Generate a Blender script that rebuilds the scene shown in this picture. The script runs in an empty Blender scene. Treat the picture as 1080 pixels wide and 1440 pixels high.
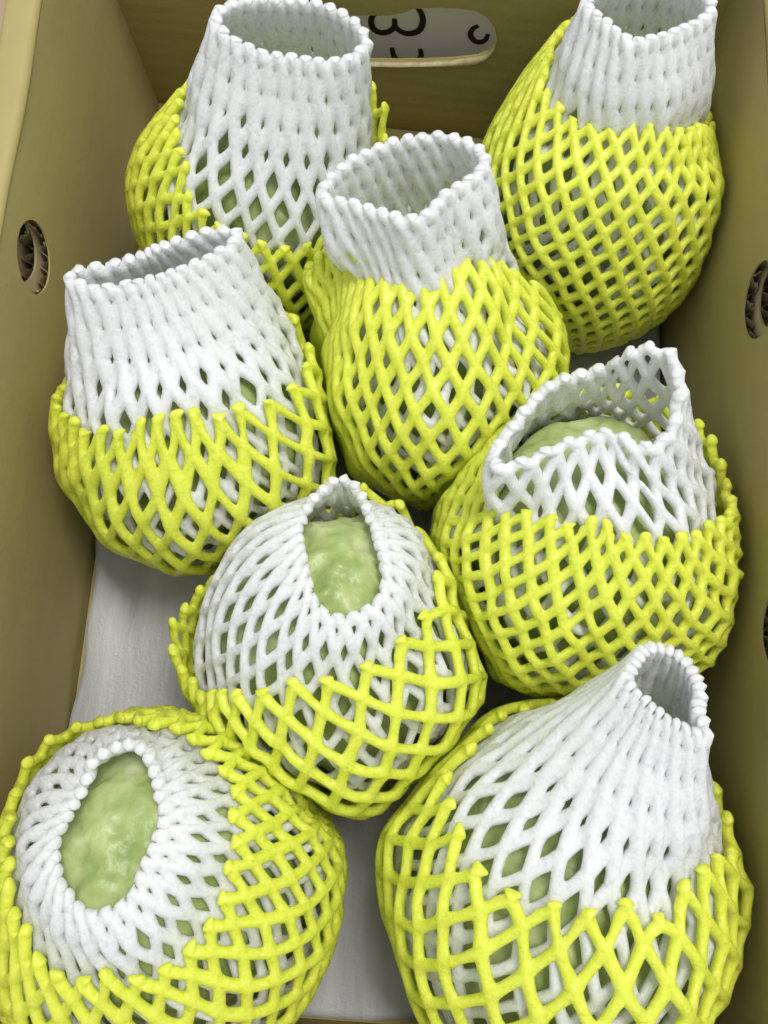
import bpy, bmesh, math, random
import numpy as np
from mathutils import Matrix, Vector, noise
from mathutils.kdtree import KDTree

# ------------------------------------------------------------------ camera, world, lamps, exposure
scene = bpy.context.scene
COL = scene.collection
cam_data = bpy.data.cameras.new('camera')
cam_data.sensor_fit = 'VERTICAL'
cam_data.sensor_height = 36.0
cam_data.lens = 28.5
cam_data.clip_start = 0.01
cam_data.clip_end = 50
cam = bpy.data.objects.new('camera', cam_data)
COL.objects.link(cam)
cam.matrix_world = Matrix(((0.99819323, -0.05223216, 0.02969967, 0.01311678),
                           (0.05760607, 0.97244721, -0.22589372, 0.0),
                           (-0.01708244, 0.22719646, 0.97369911, 0.37712226),
                           (0, 0, 0, 1)))
scene.camera = cam

world = bpy.data.worlds.new('World')
scene.world = world
world.use_nodes = True
bg = world.node_tree.nodes['Background']
bg.inputs['Color'].default_value = (0.93, 0.97, 1.0, 1)
bg.inputs['Strength'].default_value = 0.64


def area_lamp(name, loc, target, sx, sy, power, color):
    d = bpy.data.lights.new(name, 'AREA')
    d.shape = 'RECTANGLE'
    d.size = sx
    d.size_y = sy
    d.energy = power
    d.color = color
    o = bpy.data.objects.new(name, d)
    COL.objects.link(o)
    o.location = loc
    o.rotation_euler = (Vector(target) - Vector(loc)).to_track_quat('-Z', 'Y').to_euler()
    return o


# fluorescent ceiling lamp of the shop, above and a little to the right of the box
area_lamp('ceiling_lamp', (0.35, 0.45, 1.75), (0, 0.12, 0.06), 0.9, 0.35, 22.5, (1.0, 0.985, 0.95))

scene.view_settings.view_transform = 'Standard'
scene.view_settings.look = 'None'
scene.view_settings.exposure = 0.05
scene.view_settings.gamma = 1.0
scene.view_settings.use_curve_mapping = False
scene.render.engine = 'CYCLES'
scene.cycles.use_denoising = True
scene.cycles.max_bounces = 6
scene.cycles.diffuse_bounces = 4
scene.cycles.use_adaptive_sampling = True
scene.cycles.adaptive_threshold = 0.03

random.seed(7)
rng = np.random.default_rng(11)


# ------------------------------------------------------------------ helpers
def tag(o, label=None, cat=None, group=None, kind=None):
    if label: o['label'] = label
    if cat: o['category'] = cat
    if group: o['group'] = group
    if kind: o['kind'] = kind
    return o


def empty(name, loc=(0, 0, 0)):
    o = bpy.data.objects.new(name, None)
    o.empty_display_size = 0.02
    COL.objects.link(o)
    o.location = loc
    return o


def obj(name, me, mat, parent=None):
    o = bpy.data.objects.new(name, me)
    COL.objects.link(o)
    if mat: me.materials.append(mat)
    if parent: o.parent = parent
    return o


def bm_obj(name, bm, mat, parent=None, smooth=False):
    me = bpy.data.meshes.new(name)
    bm.to_mesh(me)
    bm.free()
    if smooth:
        me.polygons.foreach_set('use_smooth', [True] * len(me.polygons))
    return obj(name, me, mat, parent)


def new_mat(name):
    m = bpy.data.materials.new(name)
    m.use_nodes = True
    nt = m.node_tree
    return m, nt, nt.nodes['Principled BSDF']


def N(nt, t, **kw):
    n = nt.nodes.new(t)
    for k, v in kw.items():
        if k in n.inputs: n.inputs[k].default_value = v
        else: setattr(n, k, v)
    return n


def ramp(nt, stops):
    r = nt.nodes.new('ShaderNodeValToRGB')
    e = r.color_ramp.elements
    while len(e) < len(stops): e.new(0.5)
    for q, (p, c) in zip(e, stops):
        q.position = p
        q.color = (*c, 1) if len(c) == 3 else c
    return r


def foam_mat(name, c0, c1, sss, radius, rough=0.34):
    m, nt, b = new_mat(name)
    tc = N(nt, 'ShaderNodeTexCoord')
    n1 = N(nt, 'ShaderNodeTexNoise', Scale=520.0, Detail=1.0)
    nt.links.new(tc.outputs['Object'], n1.inputs['Vector'])
    r = ramp(nt, [(0.28, tuple(c * 0.88 for c in c0)), (0.45, c0), (0.68, c1)])
    nt.links.new(n1.outputs['Fac'], r.inputs['Fac'])
    nt.links.new(r.outputs['Color'], b.inputs['Base Color'])
    b.inputs['Specular IOR Level'].default_value = 0.5
    b.inputs['Subsurface Weight'].default_value = 0.55
    b.inputs['Subsurface Radius'].default_value = radius
    b.inputs['Subsurface Scale'].default_value = 0.0035
    tr = N(nt, 'ShaderNodeBsdfTranslucent')
    nt.links.new(r.outputs['Color'], tr.inputs['Color'])
    ms = N(nt, 'ShaderNodeMixShader')
    ms.inputs[0].default_value = sss
    nt.links.new(b.outputs[0], ms.inputs[1])
    nt.links.new(tr.outputs[0], ms.inputs[2])
    nt.links.new(ms.outputs[0], nt.nodes['Material Output'].inputs['Surface'])
    # foam cells: fine pits, with a few glossy skins that catch the lamp
    n2 = N(nt, 'ShaderNodeTexNoise', Scale=820.0, Detail=2.0, Roughness=0.7)
    nt.links.new(tc.outputs['Object'], n2.inputs['Vector'])
    n4 = N(nt, 'ShaderNodeTexNoise', Scale=210.0, Detail=0.0)
    nt.links.new(tc.outputs['Object'], n4.inputs['Vector'])
    a = N(nt, 'ShaderNodeMath', operation='MULTIPLY_ADD')
    a.inputs[1].default_value = 0.55
    nt.links.new(n4.outputs['Fac'], a.inputs[0])
    nt.links.new(n2.outputs['Fac'], a.inputs[2])
    bp = N(nt, 'ShaderNodeBump', Strength=0.5, Distance=0.0007)
    nt.links.new(a.outputs[0], bp.inputs['Height'])
    nt.links.new(bp.outputs['Normal'], b.inputs['Normal'])
    rr = N(nt, 'ShaderNodeMapRange')
    rr.inputs['From Min'].default_value = 0.3
    rr.inputs['From Max'].default_value = 0.7
    rr.inputs['To Min'].default_value = rough - 0.2
    rr.inputs['To Max'].default_value = rough + 0.2
    nt.links.new(n2.outputs['Fac'], rr.inputs['Value'])
    nt.links.new(rr.outputs[0], b.inputs['Roughness'])
    return m


M_WHITE = foam_mat('white_foam', (0.90, 0.905, 0.915), (0.95, 0.95, 0.955), 0.22, (1.0, 1.0, 1.0))
M_YELLOW = foam_mat('yellow_foam', (0.86, 0.95, 0.095), (0.925, 0.985, 0.145), 0.22, (1.0, 1.0, 0.45))


def card_mat(name, c0, c1, wash_axis='X', wash=0.25, streak=1.0):
    m, nt, b = new_mat(name)
    tc = N(nt, 'ShaderNodeTexCoord')
    mp = N(nt, 'ShaderNodeMapping')
    # long paper fibres / board streaks run along the panel
    mp.inputs['Scale'].default_value = (14, 14, 160)
    nt.links.new(tc.outputs['Object'], mp.inputs['Vector'])
    n1 = N(nt, 'ShaderNodeTexNoise', Scale=1.0, Detail=5.0, Roughness=0.6)
    nt.links.new(mp.outputs['Vector'], n1.inputs['Vector'])
    n2 = N(nt, 'ShaderNodeTexNoise', Scale=9.0, Detail=4.0)
    nt.links.new(tc.outputs['Object'], n2.inputs['Vector'])
    mx = N(nt, 'ShaderNodeMix', data_type='FLOAT')
    mx.inputs['Factor'].default_value = 1 - 0.6 * streak
    nt.links.new(n1.outputs['Fac'], mx.inputs['A'])
    nt.links.new(n2.outputs['Fac'], mx.inputs['B'])
    r = ramp(nt, [(0.3, c0), (0.7, c1)])
    nt.links.new(mx.outputs['Result'], r.inputs['Fac'])
    nt.links.new(r.outputs['Color'], b.inputs['Base Color'])
    b.inputs['Roughness'].default_value = 0.62
    b.inputs['Specular IOR Level'].default_value = 0.35
    n3 = N(nt, 'ShaderNodeTexNoise', Scale=380.0, Detail=4.0, Roughness=0.7)
    nt.links.new(tc.outputs['Object'], n3.inputs['Vector'])
    bp = N(nt, 'ShaderNodeBump', Strength=0.4, Distance=0.0005)
    nt.links.new(n3.outputs['Fac'], bp.inputs['Height'])
    wv = N(nt, 'ShaderNodeTexWave', Scale=42.0, Distortion=1.2)
    wv.bands_direction = wash_axis
    wv.inputs['Detail Scale'].default_value = 0.6
    nt.links.new(tc.outputs['Object'], wv.inputs['Vector'])
    bp2 = N(nt, 'ShaderNodeBump', Strength=wash, Distance=0.0012)
    nt.links.new(wv.outputs['Fac'], bp2.inputs['Height'])
    nt.links.new(bp.outputs['Normal'], bp2.inputs['Normal'])
    nt.links.new(bp2.outputs['Normal'], b.inputs['Normal'])
    return m


M_CARD = card_mat('kraft_board_side', (0.34, 0.28, 0.115), (0.43, 0.355, 0.155), 'Y', 0.04, 0.4)
M_CARD_END = card_mat('kraft_board_end', (0.30, 0.245, 0.085), (0.42, 0.345, 0.13), 'Z', 0.10, 1.0)
M_CARD_IN = card_mat('kraft_raw_inside', (0.42, 0.34, 0.19), (0.54, 0.45, 0.28), 'Z', 0.05, 0.5)
M_FOLD = card_mat('kraft_board_fold', (0.37, 0.305, 0.115), (0.44, 0.37, 0.15), 'Y', 0.05, 0.3)


def liner_mat():
    m, nt, b = new_mat('grey_foam_sheet')
    tc = N(nt, 'ShaderNodeTexCoord')
    mp = N(nt, 'ShaderNodeMapping')
    mp.inputs['Scale'].default_value = (60, 10, 10)
    nt.links.new(tc.outputs['Object'], mp.inputs['Vector'])
    n1 = N(nt, 'ShaderNodeTexNoise', Scale=1.0, Detail=4.0)
    nt.links.new(mp.outputs['Vector'], n1.inputs['Vector'])
    r = ramp(nt, [(0.3, (0.38, 0.385, 0.39)), (0.7, (0.54, 0.545, 0.55))])
    nt.links.new(n1.outputs['Fac'], r.inputs['Fac'])
    nt.links.new(r.outputs['Color'], b.inputs['Base Color'])
    b.inputs['Roughness'].default_value = 0.36
    n2 = N(nt, 'ShaderNodeTexNoise', Scale=650.0, Detail=4.0, Roughness=0.7)
    nt.links.new(tc.outputs['Object'], n2.inputs['Vector'])
    bp = N(nt, 'ShaderNodeBump', Strength=0.5, Distance=0.0007)
    nt.links.new(n2.outputs['Fac'], bp.inputs['Height'])
    bp2 = N(nt, 'ShaderNodeBump', Strength=0.75, Distance=0.004)
    nt.links.new(n1.outputs['Fac'], bp2.inputs['Height'])
    nt.links.new(bp.outputs['Normal'], bp2.inputs['Normal'])
    nt.links.new(bp2.outputs['Normal'], b.inputs['Normal'])
    return m


M_LINER = liner_mat()


def guava_mat():
    m, nt, b = new_mat('guava_skin')
    tc = N(nt, 'ShaderNodeTexCoord')
    n1 = N(nt, 'ShaderNodeTexNoise', Scale=34.0, Detail=6.0, Roughness=0.62, Distortion=0.25)
    nt.links.new(tc.outputs['Object'], n1.inputs['Vector'])
    r = ramp(nt, [(0.32, (0.20, 0.29, 0.07)), (0.45, (0.34, 0.43, 0.14)), (0.55, (0.46, 0.53, 0.22)), (0.68, (0.64, 0.68, 0.40))])
    nt.links.new(n1.outputs['Fac'], r.inputs['Fac'])
    # lenticels and small brown scars
    v = N(nt, 'ShaderNodeTexVoronoi', Scale=95.0)
    nt.links.new(tc.outputs['Object'], v.inputs['Vector'])
    sp = ramp(nt, [(0.10, (1, 1, 1)), (0.19, (0, 0, 0))])
    nt.links.new(v.outputs['Distance'], sp.inputs['Fac'])
    n3 = N(nt, 'ShaderNodeTexNoise', Scale=30.0)
    nt.links.new(tc.outputs['Object'], n3.inputs['Vector'])
    sp2 = ramp(nt, [(0.54, (0, 0, 0)), (0.62, (1, 1, 1))])
    nt.links.new(n3.outputs['Fac'], sp2.inputs['Fac'])
    mu = N(nt, 'ShaderNodeMath', operation='MULTIPLY')
    nt.links.new(sp.outputs['Color'], mu.inputs[0])
    nt.links.new(sp2.outputs['Color'], mu.inputs[1])
    mx = N(nt, 'ShaderNodeMix', data_type='RGBA')
    mx.inputs[7].default_value = (0.055, 0.05, 0.018, 1)
    nt.links.new(mu.outputs[0], mx.inputs[0])
    nt.links.new(r.outputs['Color'], mx.inputs[6])
    nt.links.new(mx.outputs[2], b.inputs['Base Color'])
    b.inputs['Roughness'].default_value = 0.36
    n2 = N(nt, 'ShaderNodeTexNoise', Scale=230.0, Detail=4.0, Roughness=0.65)
    nt.links.new(tc.outputs['Object'], n2.inputs['Vector'])
    bp = N(nt, 'ShaderNodeBump', Strength=0.4, Distance=0.001)
    nt.links.new(n2.outputs['Fac'], bp.inputs['Height'])
    nt.links.new(bp.outputs['Normal'], b.inputs['Normal'])
    return m


M_GUAVA = guava_mat()


def plain_mat(name, col, rough=0.6, scale=40.0, var=0.08):
    m, nt, b = new_mat(name)
    tc = N(nt, 'ShaderNodeTexCoord')
    n1 = N(nt, 'ShaderNodeTexNoise', Scale=scale, Detail=4.0)
    nt.links.new(tc.outputs['Object'], n1.inputs['Vector'])
    r = ramp(nt, [(0.3, tuple(c * (1 - var) for c in col)), (0.7, tuple(min(1, c * (1 + var)) for c in col))])
    nt.links.new(n1.outputs['Fac'], r.inputs['Fac'])
    nt.links.new(r.outputs['Color'], b.inputs['Base Color'])
    b.inputs['Roughness'].default_value = rough
    return m


M_TABLE = plain_mat('pinkish_tan_table', (0.42, 0.30, 0.18), 0.5, 12)
M_PAPER = plain_mat('white_coated_paper', (0.80, 0.82, 0.86), 0.35, 20, 0.02)
M_INK = plain_mat('black_ink', (0.012, 0.012, 0.012), 0.5)
M_TORN = plain_mat('torn_pale_paper', (0.62, 0.52, 0.30), 0.8, 300, 0.2)

# ------------------------------------------------------------------ the setting: table under the box
bm = bmesh.new()
bmesh.ops.create_grid(bm, x_segments=1, y_segments=1, size=1.6)
t = bm_obj('table', bm, M_TABLE)
t.location = (0, 0.1, -0.016)
tag(t, 'pinkish tan table top beyond the corner of the box', kind='structure')

# ------------------------------------------------------------------ the cardboard box
XW = 0.135              # inner half width
YN = -0.132             # inner face of the near wall
FL, FR = (-XW, 0.311), (XW, 0.289)   # far wall corners
ZT = 0.128              # height of the side walls


def sheet(bm, outer, holes, depth, to3):
    """Flat sheet with holes; to3 maps (a, b, d) to a point."""
    loops = [outer] + holes
    all_edges = []
    vs2 = []
    for lp in loops:
        v = [bm.verts.new((a, b, 0)) for a, b in lp]
        vs2 += v
        for i in range(len(v)):
            all_edges.append(bm.edges.new((v[i], v[(i + 1) % len(v)])))
    res = bmesh.ops.triangle_fill(bm, use_beauty=True, use_dissolve=False, edges=all_edges, normal=(0, 0, 1))
    faces = [g for g in res['geom'] if isinstance(g, bmesh.types.BMFace)]
    ex = bmesh.ops.extrude_face_region(bm, geom=faces)
    for g in ex['geom']:
        if isinstance(g, bmesh.types.BMVert):
            g.co.z = depth
    for v in bm.verts:
        v.co = to3(v.co.x, v.co.y, v.co.z)
    bmesh.ops.recalc_face_normals(bm, faces=bm.faces[:])


def circle(ca, cb, r, n=28, jit=0.0):
    return [(ca + r * math.cos(2 * math.pi * i / n) * (1 + random.uniform(-jit, jit)),
             cb + r * math.sin(2 * math.pi * i / n) * (1 + random.uniform(-jit, jit))) for i in range(n)]


box = empty('cardboard_box', (0, 0.09, -0.012))
tag(box, 'open olive brown cardboard box holding eight netted guavas', 'box')


def box_part(name, bm, mat, parent, smooth=False):
    o = bm_obj(name, bm, mat, parent, smooth)
    # the geometry is written in world coordinates; cancel the parent's offset
    off = Vector(box.location)
    if parent is box:
        o.location = -off
    return o


def side_wall(s, y_far, vents):
    """s = -1 left, +1 right. Two boards of liners with fluting between, folded over at the top."""
    y0 = YN - 0.012
    x_in = s * XW

    def mk(d0):
        return lambda a, b, d: Vector((x_in + s * (d0 + d), a, b))
    holes = [circle(y, z, r, 30, 0.012) for y, z, r in vents]
    bm = bmesh.new()
    sheet(bm, [(y0, -0.004), (y_far, -0.004), (y_far, ZT - 0.004), (y0, ZT - 0.004)], holes, 0.0007, mk(0))
    wall = box_part('side_wall', bm, M_CARD, box)
    # middle liner with its punched hole a little out of register
    bm = bmesh.new()
    holes2 = [circle(y + 0.0022, z + 0.0012, r * 0.86, 26, 0.02) for y, z, r in vents]
    sheet(bm, [(y0, -0.004), (y_far, -0.004), (y_far, ZT - 0.006), (y0, ZT - 0.006)], holes2, 0.0007, mk(0.0046))
    box_part('middle_liner', bm, M_CARD_IN, wall)
    bm = bmesh.new()
    sheet(bm, [(y0, -0.004), (y_far, -0.004), (y_far, ZT - 0.006), (y0, ZT - 0.006)], [], 0.0009, mk(0.0108))
    box_part('outer_liner', bm, M_CARD_IN, wall)
    # fluting seen in the cut edge of each vent
    for (y, z, r) in vents:
        for (d0, d1, sc) in ((0.0008, 0.0045, 1.0), (0.0054, 0.0107, 0.86)):
            bm = bmesh.new()
            ny, nz = 120, 26
            ext = r * 1.55
            cy, cz, rr = (y, z, r * 1.01) if sc == 1.0 else (y + 0.0022, z + 0.0012, r * 0.87)
            grid = []
            for j in range(nz + 1):
                row = []
                for i in range(ny + 1):
                    yy = cy - ext + 2 * ext * i / ny
                    zz = cz - ext + 2 * ext * j / nz
                    # flutes are crushed and lean where the punch went through
                    ph = 2 * math.pi * (yy - cy + 0.18 * (zz - cz)) / 0.0068 + 0.6 * math.sin(zz * 300)
                    dd = (d0 + d1) / 2 + (d1 - d0) / 2 * 0.94 * math.sin(ph)
                    # vertices inside the hole are drawn to its edge
                    dy, dz = yy - cy, zz - cz
                    q = math.hypot(dy, dz)
                    row.append((bm.verts.new((x_in + s * dd, yy, zz)), q))
                grid.append(row)
            for j in range(nz):
                for i in range(ny):
                    c4 = [grid[j][i], grid[j][i + 1], grid[j + 1][i + 1], grid[j + 1][i]]
                    if min(c[1] for c in c4) < rr + 0.0002: continue
                    bm.faces.new([c[0] for c in c4])
            loose = [v for v in bm.verts if not v.link_faces]
            bmesh.ops.delete(bm, geom=loose, context='VERTS')
            # pull ragged border towards the hole edge
            for v in bm.verts:
                dy, dz = v.co.y - cy, v.co.z - cz
                q = math.hypot(dy, dz)
                if q < rr + 0.0018 and q > 1e-6:
                    k = (rr + random.uniform(-0.0006, 0.0006)) / q
                    v.co.y = cy + dy * k
                    v.co.z = cz + dz * k
            box_part('fluting', bm, M_CARD_IN, wall, True)
    # folded-over top edge
    prof = []
    wdt, rad = 0.0122, 0.003
    for a in range(7):
        t = math.pi / 2 * a / 6
        prof.append((-0.0005 + rad - rad * math.cos(t), ZT - rad + rad * math.sin(t)))
    for a in range(7):
        t = math.pi / 2 * (1 - a / 6)
        prof.append((wdt + 0.0005 - rad + rad * math.cos(t), ZT - rad + rad * math.sin(t)))
    prof.append((wdt + 0.0005, -0.004))
    prof.append((wdt - 0.0003, -0.004))
    prof.append((wdt - 0.0003, ZT - rad - 0.001))
    prof.append((-0.0005 + 0.0004, ZT - rad - 0.001))
    bm = bmesh.new()
    rings = []
    ns = 60
    for k in range(ns + 1):
        yy = y0 + (y_far - y0) * k / ns
        wob = 0.0003 * math.sin(yy * 31 + s) + 0.0002 * math.sin(yy * 83)
        rings.append([bm.verts.new((x_in + s * (px + wob * (pz > 0.1)), yy, pz + wob * (pz > 0.1))) for px, pz in prof])
    n = len(prof)
    for k in range(ns):
        for i in range(n):
            bm.faces.new((rings[k][i], rings[k][(i + 1) % n], rings[k + 1][(i + 1) % n], rings[k + 1][i]))
    bm.faces.new(rings[0]); bm.faces.new(rings[-1])
    bmesh.ops.recalc_face_normals(bm, faces=bm.faces[:])
    box_part('folded_edge', bm, M_FOLD, wall, True)
    return wall


side_wall(-1, 0.3115, [(0.1573, 0.0990, 0.0138), (0.020, 0.099, 0.0138)])
side_wall(1, 0.2893, [(0.1475, 0.1085, 0.0138), (0.0285, 0.1110, 0.0138)])

# far wall with an oblong hand hole
fd = Vector((FR[0] - FL[0], FR[1] - FL[1], 0))
flen = fd.length
fd.normalize()
fn = Vector((-fd.y, fd.x, 0))
if fn.y < 0: fn = -fn


def far3(a, b, d):
    return Vector((FL[0], FL[1], 0)) + fd * a + fn * d + Vector((0, 0, b))


hole = [(0.0900, 0.0580), (0.0925, 0.0500), (0.0980, 0.0440), (0.1060, 0.0418), (0.1184, 0.0415), (0.1330, 0.0432), (0.1463, 0.0453),
        (0.1580, 0.0475), (0.1698, 0.0507), (0.1745, 0.0540), (0.1772, 0.0590), (0.1778, 0.0649), (0.1760, 0.0712), (0.1720, 0.0762), (0.1672, 0.0789),
        (0.1590, 0.0793), (0.1514, 0.0788), (0.1440, 0.0777), (0.1388, 0.0764), (0.1340, 0.0738), (0.1276, 0.0717), (0.1200, 0.0708),
        (0.1129, 0.0702), (0.1040, 0.0705), (0.0960, 0.0680), (0.0918, 0.0640)]
bm = bmesh.new()
sheet(bm, [(-0.0005, -0.004), (flen + 0.0005, -0.004), (flen + 0.0005, ZT), (-0.0005, ZT)], [hole], 0.0040, far3)
farw = box_part('end_wall', bm, M_CARD_END, box)
# torn pale lip along the lower edge of the hand hole
bm = bmesh.new()
lip = [h for h in hole[3:13]]
prev = None
for i, (a, b) in enumerate(lip):
    for sub in range(4):
        if i == len(lip) - 1 and sub: break
        if i < len(lip) - 1:
            f_ = sub / 4
            aa = a + (lip[i + 1][0] - a) * f_
            bb = b + (lip[i + 1][1] - b) * f_
        else:
            aa, bb = a, b
        r = 0.0009 + 0.0006 * abs(math.sin(aa * 900)) + (0.0016 if 0.160 < aa < 0.172 else 0)
        ring = [bm.verts.new(far3(aa, bb + r * 0.7 * math.cos(k * math.pi / 3) - 0.0003, -0.0004 + 0.0016 * math.sin(k * math.pi / 3) + 0.0008)) for k in range(6)]
        if prev:
            for k in range(6):
                bm.faces.new((prev[k], prev[(k + 1) % 6], ring[(k + 1) % 6], ring[k]))
        prev = ring
box_part('torn_lip', bm, M_TORN, farw, True)

# near wall
bm = bmesh.new()
sheet(bm, [(-XW, -0.004), (XW, -0.004), (XW, ZT), (-XW, ZT)], [], 0.004, lambda a, b, d: Vector((a, YN - d, b)))
box_part('end_wall', bm, M_CARD_END, box)
# floor board
bm = bmesh.new()
sheet(bm, [(-XW - 0.012, YN - 0.012), (XW + 0.012, YN - 0.012), (XW + 0.012, 0.294), (-XW - 0.012, 0.316)], [], 0.004,
      lambda a, b, d: Vector((a, b, -0.012 + d)))
box_part('floor_board', bm, M_CARD_IN, box)
bm = bmesh.new()
sheet(bm, [(-XW + 0.0005, YN + 0.0005), (XW - 0.0005, YN + 0.0005), (XW - 0.0005, 0.2885), (-XW + 0.0005, 0.3104)], [], 0.003,
      lambda a, b, d: Vector((a, b, -0.0045 + d)))
box_part('floor_flap', bm, M_CARD_END, box)

# printed sheet standing behind the hand hole
paper = empty('printed_sheet', far3(0.135, -0.012, 0.020))
tag(paper, 'white printed sheet with black letters showing through the hand hole', 'paper')
bm = bmesh.new()
sheet(bm, [(0.06, -0.012), (0.215, -0.012), (0.215, 0.105), (0.06, 0.105)], [], 0.0012, lambda a, b, d: far3(a, b, 0.0202 + d))
po = bm_obj('sheet', bm, M_PAPER, paper)
po.location = -Vector(paper.location)


def catmull(pts, n=8, closed=False):
    out = []
    m = len(pts)
    for i in range(m if closed else m - 1):
        g = (lambda k: pts[k % m]) if closed else (lambda k: pts[max(0, min(m - 1, k))])
        p0, p1, p2, p3 = (np.array(g(i + q - 1), float) for q in range(4))
        for k in range(n):
            t = k / n
            out.append(0.5 * (2 * p1 + (p2 - p0) * t + (2 * p0 - 5 * p1 + 4 * p2 - p3) * t * t + (3 * p1 - p0 - 3 * p2 + p3) * t ** 3))
    if not closed: out.append(np.array(pts[-1], float))
    return out


def glyph(strokes, wd):
    bm = bmesh.new()
    for s_i, st in enumerate(strokes):
        p = catmull(st, 8)
        L = []
        for i in range(len(p)):
            d = p[min(i + 1, len(p) - 1)] - p[max(i - 1, 0)]
            d = d / (np.linalg.norm(d) + 1e-9)
            nn = np.array((-d[1], d[0]))
            k = 0.85 * wd * (0.75 + 0.35 * math.sin(math.pi * i / (len(p) - 1)))
            off = 0.0199 - 0.00006 * s_i
            L.append((bm.verts.new(far3(*(p[i] + nn * k), off)), bm.verts.new(far3(*(p[i] - nn * k), off))))
        for i in range(len(L) - 1):
            bm.faces.new((L[i][0], L[i][1], L[i + 1][1], L[i + 1][0]))
    o = bm_obj('letter', bm, M_INK, paper)
    o.location = -Vector(paper.location)


glyph([[(0.1200, 0.0530), (0.1172, 0.0500), (0.1164, 0.0462), (0.1176, 0.0423), (0.1210, 0.0406), (0.1250, 0.0418), (0.1278, 0.0452), (0.1280, 0.0496)],
       [(0.1278, 0.0500), (0.1284, 0.0452), (0.1316, 0.0424), (0.1357, 0.0420), (0.1400, 0.0445), (0.1417, 0.0497), (0.1408, 0.0548), (0.1380, 0.0585)]], 0.0018)
glyph([[(0.1266, 0.0320), (0.1274, 0.0270), (0.1300, 0.0232), (0.1345, 0.0218), (0.1388, 0.0238), (0.1414, 0.0282), (0.1408, 0.0330)]], 0.0018)
glyph([[(0.1686, 0.0508), (0.1660, 0.0486), (0.1652, 0.0450), (0.1672, 0.0418), (0.1702, 0.0410), (0.1728, 0.0430), (0.1736, 0.0466)]], 0.0016)

# grey foam sheet on the floor of the box
bm = bmesh.new()
nx, ny = 120, 150
g = []
for j in range(ny + 1):
    v = j / ny
    row = []
    for i in range(nx + 1):
        u = i / nx
        yf = 0.262 - 0.004 * u + 0.003 * math.sin(u * 9)
        y = (YN + 0.0035 + 0.0008 * math.sin(u * 23)) * (1 - v) + yf * v
        xl = -0.1322 + 0.0012 * math.sin(y * 55) + 0.0008 * math.sin(y * 140 + 1)
        xr = 0.1325 + 0.0006 * math.sin(y * 47)
        x = xl * (1 - u) + xr * u
        z = 0.0028 + 0.0016 * math.sin(x * 190 + 4 * noise.noise((x * 9, y * 7, 0))) * (0.5 + noise.noise((x * 12, y * 9, 3)))
        z += 0.0030 * max(0, noise.noise((x * 30, y * 9, 7))) + 0.0012 * abs(noise.noise((x * 70, y * 22, 2)))
        row.append((x, y, z))
    g.append(row)
top = [[bm.verts.new(p) for p in r] for r in g]
bot = [[bm.verts.new((p[0], p[1], p[2] - 0.0022)) for p in r] for r in g]
for j in range(ny):
    for i in range(nx):
        bm.faces.new((top[j][i], top[j][i + 1], top[j + 1][i + 1], top[j + 1][i]))
        bm.faces.new((bot[j][i], bot[j + 1][i], bot[j + 1][i + 1], bot[j][i + 1]))
for j in range(ny):
    bm.faces.new((top[j][0], top[j + 1][0], bot[j + 1][0], bot[j][0]))
    bm.faces.new((top[j][nx], bot[j][nx], bot[j + 1][nx], top[j + 1][nx]))
for i in range(nx):
    bm.faces.new((top[0][i], bot[0][i], bot[0][i + 1], top[0][i + 1]))
    bm.faces.new((top[ny][i], top[ny][i + 1], bot[ny][i + 1], bot[ny][i]))
ln = bm_obj('foam_sheet', bm, M_LINER, None, True)
tag(ln, 'thin greyish white foam sheet lining the floor of the box', 'foam sheet')

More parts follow.
